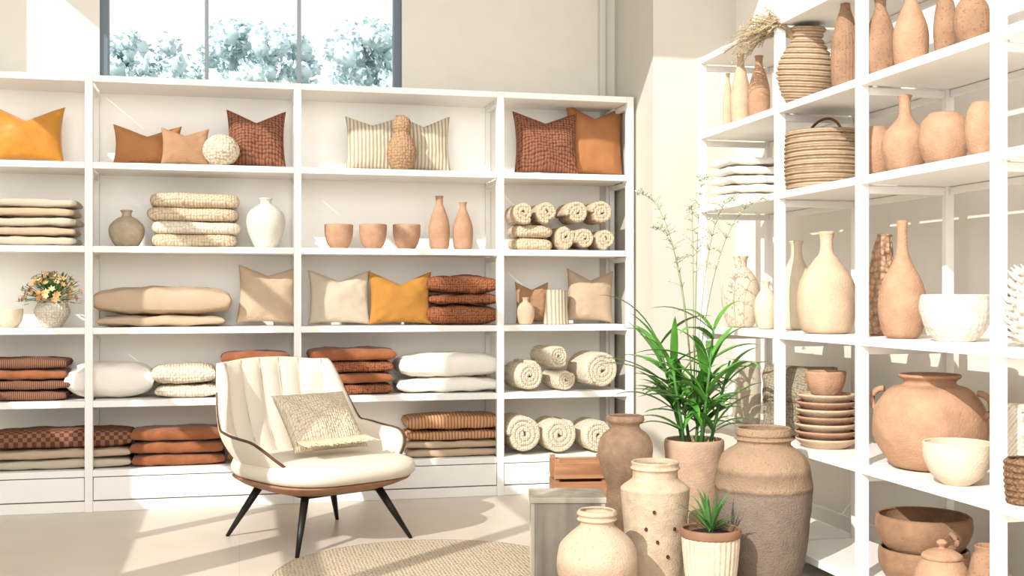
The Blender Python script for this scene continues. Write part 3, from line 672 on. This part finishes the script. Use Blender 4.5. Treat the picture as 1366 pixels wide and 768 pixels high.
def sprig(tip,par):
    base=Vector((0,0,ph+.1)); tip=Vector(tip); mid=Vector((tip.x*.25,tip.y*.25,tip.z+.04))
    pts=[]
    for i in range(15):
        t=i/14; pts.append(base*(1-t)**2+mid*2*t*(1-t)+tip*t*t)
    paths=[(pts,[.0026*(1-.7*i/14) for i in range(15)])]; bl=[];bf=[]
    def bud(p,r):
        j=len(bl)
        for q in ((1,0,0),(0,1,0),(-1,0,0),(0,-1,0),(0,0,1.3),(0,0,-1)): bl.append(p+Vector(q)*r)
        for i in range(4): bf.append((j+i,j+(i+1)%4,j+4)); bf.append((j+(i+1)%4,j+i,j+5))
    for i in range(6,15):
        for s in range(3):
            a=random.random()*6.28; ln=random.uniform(.025,.065)*(1.2-.5*(i-6)/8); d=Vector((math.cos(a)*.8,math.sin(a)*.8,random.uniform(.1,.8))).normalized()
            q=pts[i]+d*ln; paths.append(([pts[i],pts[i]+d*ln*.5+Vector((0,0,.006)),q],[.0012,.001,.0008]))
            for t in (.5,.75,1):
                bud(pts[i]+d*ln*t+Vector((random.gauss(0,.004),random.gauss(0,.004),.004)),random.uniform(.0035,.006))
    g=empty('flower_sprig',(0,0,0)); g.parent=par
    tube('stem',paths,sprm,g,seg=5); mk('blossoms',bl,bf,blm,True,g)
for tx,ty,tz in ((-.27,.02,1.66),(-.17,.05,1.50),(-.03,-.04,1.60),(.06,.03,1.74),(.20,.0,1.64),(.25,-.24,1.62)):
    sprig((tx,ty,tz),e)
x,y,sc=at(948,4.5); e=empty('small_potted_plant',(x,y,0)); info(e,'small spiky green plant in ribbed cream pot with brown rim','plant')
ph=zof(700,sc)
lathe('pot',[(.6,0),(.7,.03),(.88,.4),(.98,.8),(.96,.86)],.112,ph,M('ribbed_cream_clay','#CDBBA2',.85,bump=.5,var=.1,ns=20),parent=e,rib=(30,.022),seg=180,wall=.01)
lathe('rim',[(.97,0),(1,.1),(1.02,.6),(1,1)],.116,.030,M('brown_rim','#8A6850',.7,var=.1),parent=e,wall=.012).location=(0,0,ph*.86)
lathe('soil',[(.3,0),(.9,.3),(1,.5),(.7,1),(.02,1.02)],.1,.03,soil,parent=e,open_=False).location=(0,0,ph*.85-.01)
vs=[];fs=[]
for k in range(46):
    az=random.random()*6.28; el=random.uniform(.35,1.45); blade(vs,fs,(math.cos(az)*.012,math.sin(az)*.012,ph*.85+.02+.02*random.random()),az,el,random.uniform(.1,.2)*(1 if el>.8 else .75),.013,random.uniform(.2,1.0),seg=6)
mk('foliage',vs,fs,leafd,True,e)

# ---------- rug ----------
x,y,sc=at(575,5.0)
rg=lathe('round_rug',[(.3,0),(.9,.0),(.99,.3),(1,.7),(.985,1),(.9,1),(.02,1)],.68,.004,M('rug_jute','#C9B9A2',.95,'knit','#9E8D74',62,.9),seg=120,open_=False,n=3,rough=.01)
rg.location=(x,y,.0015); info(rg,'flat round woven jute rug on the tiles','rug')

# ---------- armchair ----------
CX,CY=.382,5.822; CR=math.radians(209)
ch=empty('armchair',(CX,CY,0),rz=CR); info(ch,'cream upholstered lounge chair with channelled back and black splayed legs','chair')
def ss(a,b_,x): 
    t=min(1,max(0,(x-a)/(b_-a))); return t*t*(3-2*t)
PM=math.radians(140); zb=.275
def zrim(phi):
    a=abs(math.degrees(phi)); return .87-.015*ss(0,30,a)-.32*ss(42,68,a)-.03*ss(66,105,a)-.14*ss(94,140,a)
def spt(phi,v,off=0,ztop=0):
    s,c=math.sin(phi),-math.cos(phi); ex=.62
    Sx=math.copysign(abs(s)**ex,s); Cy=math.copysign(abs(c)**ex,c)
    zr=zrim(phi)-ztop; z=zb+(zr-zb)*v
    q=math.sin(min(1,(z-zb)/.28)*math.pi/2)
    rx=.27+(.44-.27)*q-off; ry=.27+(.36-.27)*q-off
    nar=1-.04*ss(.58,.85,z)
    bm_=max(0,math.cos(phi))**.7
    return Vector((rx*Sx*nar,ry*Cy-(.42*max(0,z-.40)-.22*max(0,z-.62)**1.2)*bm_,z))
nu,nv=220,28
STEP=.122
def surf(off,ztop,scal=0):
    out=[]
    for j in range(nv+1):
        for i in range(nu+1):
            phi=-PM+2*PM*i/nu; o_=off
            if scal:
                x=spt(phi,j/nv,0,0).x
                m_=1-ss(50,66,abs(math.degrees(phi)))
                o_+=scal*((.3+.7*abs(math.cos(math.pi*x/STEP))**.6)*m_+(1-m_)*.4)*min(1,(1-j/nv)*9+.2)
            out.append(spt(phi,j/nv,o_,ztop))
    return out
def shell(name,o0,o1,zt0,zt1,mat,scal=0):
    A=surf(o0,zt0); Bv=surf(o1,zt1,scal); n_=(nu+1)*(nv+1); vs=A+Bv; fs=[]
    for j in range(nv):
        for i in range(nu):
            a=j*(nu+1)+i; fs.append((a,a+1,a+nu+2,a+nu+1)); fs.append((n_+a,n_+a+nu+1,n_+a+nu+2,n_+a+1))
    for i in range(nu):
        fs.append((i,n_+i,n_+i+1,i+1)); a=nv*(nu+1)+i; fs.append((a,a+1,n_+a+1,n_+a))
    for j in range(nv):
        a=j*(nu+1); fs.append((a,a+nu+1,n_+a+nu+1,n_+a)); a+=nu; fs.append((a,n_+a,n_+a+nu+1,a+nu+1))
    return mk(name,vs,fs,mat,True,ch)
shell('outer_shell',0,.012,0,0,chairm)
shell('backrest',.013,.026,-.004,-.001,chairm,scal=.028)
seams=[]
phis=[math.radians(-60+120*i/600) for i in range(601)]
for gx in (-2.5,-1.5,-.5,.5,1.5,2.5):
    X_=gx*STEP; path=[]
    for j in range(8,29):
        v=j/28; best=min(phis,key=lambda p: abs(spt(p,v).x-X_) if math.cos(p)>.4 else 9)
        path.append(spt(best,v,.036*(1 if j<26 else .9),-.002))
    seams.append(path)
tube('seam',seams,seamm,ch,seg=6,r0=.0024)
for sg in (-1,1):
    pts=[spt(sg*math.radians(a),1,.004)+Vector((0,0,.003)) for a in range(54,141,3)]
    tube('wooden_trim',[(pts,[.003+.004*min(1,i/8) for i in range(len(pts))])],woodt,ch,seg=10)
def ringmesh(name,rings,mat,cy=0,seg=64,ex=.72):
    vs=[];fs=[]
    for rx,ry,z,oy in rings:
        for k in range(seg):
            t=2*math.pi*k/seg; c_,s_=math.cos(t),math.sin(t)
            vs.append((rx*math.copysign(abs(c_)**ex,c_),cy+oy+ry*math.copysign(abs(s_)**ex,s_),z))
    for i in range(len(rings)-1):
        for k in range(seg): fs.append((i*seg+k,i*seg+(k+1)%seg,(i+1)*seg+(k+1)%seg,(i+1)*seg+k))
    fs.append(tuple(range(seg))[::-1]); b0=(len(rings)-1)*seg; fs.append(tuple(b0+k for k in range(seg)))
    return mk(name,vs,fs,mat,True,ch)
DZ=-.045
ringmesh('seat_tray',[(.18,.19,.29+DZ,0),(.27,.28,.30+DZ,0),(.33,.345,.325+DZ,.01),(.37,.385,.350+DZ,.025),(.378,.393,.360+DZ,.025),(.30,.32,.358+DZ,.02)],woodtr,ex=.6)
ringmesh('seat_cushion',[(.33,.35,.361+DZ,.03),(.37,.395,.367+DZ,.035),(.384,.41,.386+DZ,.04),(.387,.414,.412+DZ,.04),(.376,.402,.438+DZ,.038),(.34,.365,.452+DZ,.035),(.22,.24,.459+DZ,.02),(.08,.1,.462+DZ,.02)],chairm,ex=.6)
for sx in(-1,1):
    for sy in(-1,1):
        a=Vector((sx*.20,sy*.20,.27)); bq=Vector((sx*.325,sy*.325,0.0))
        tube('leg',[([a,a.lerp(bq,.5),bq],[.021,.017,.0095])],blackm,ch,seg=14)
tube('cross_frame',[[(-.22,-.2,.25),(.22,-.2,.25)],[(-.22,.2,.25),(.22,.2,.25)],[(-.2,-.22,.25),(-.2,.22,.25)],[(.2,-.22,.25),(.2,.22,.25)]],blackm,ch,r0=.014)
e=empty('throw_pillow',(0,0,0)); info(e,'cream knit pillow with fringed edge on the armchair','pillow')
pc=pillow('cushion_body',.42,.34,.13,M('pillow_knit','#DCD0BB',.95,'knit','#B09A78',70,.9),chop=.0,parent=e)
frg=[]
for i in range(74):
    t=-.20+.40*i/73; frg.append([(t,-.035,.045),(t+random.gauss(0,.003),-.060,.012),(t+random.gauss(0,.006),-.084,-.014+random.gauss(0,.003)),(t+random.gauss(0,.009),-.110,-.038+random.gauss(0,.004))])
f=tube('fringe',frg,M('fringe_yarn','#CDBD9E',.95),e,seg=5,r0=.0038,r1=.0026)
loc=Matrix.Rotation(CR,3,'Z')@Vector((.0,.12,0))
e.location=(CX+loc.x,CY+loc.y,.445); e.rotation_euler=(-.70,0,CR+math.pi)

# ---------- light ----------
w=bpy.data.worlds.new('world'); scene.world=w; w.use_nodes=True; bg=w.node_tree.nodes['Background']
bg.inputs[0].default_value=(.99,.992,1,1); bg.inputs[1].default_value=1.5
sd=bpy.data.lights.new('sun','SUN'); sd.energy=4.4; sd.angle=.006; sd.color=(1,.965,.91)
so=bpy.data.objects.new('sun',sd); COL.objects.link(so)
so.rotation_euler=Vector((.62,.58,-.52)).to_track_quat('-Z','Y').to_euler()
ad=bpy.data.lights.new('added_fill_light','AREA'); ad.shape='RECTANGLE'; ad.size=3.2; ad.size_y=2.2; ad.energy=125; ad.color=(1,.975,.94)  # added fill light behind the camera, brightens the shelf backs
ao=bpy.data.objects.new('added_fill_light',ad); COL.objects.link(ao); ao.location=(-.6,.2,3.2)
ao.rotation_euler=(Vector((.4,7.0,1.0))-Vector(ao.location)).to_track_quat('-Z','Y').to_euler()
cd=bpy.data.cameras.new('camera'); cam=bpy.data.objects.new('camera',cd); COL.objects.link(cam)
cd.sensor_width=36; cd.lens=36*F/1366; cd.shift_y=9/1366; cam.location=(0,0,CAMZ); cam.rotation_euler=(math.pi/2,0,-YAW)
scene.camera=cam
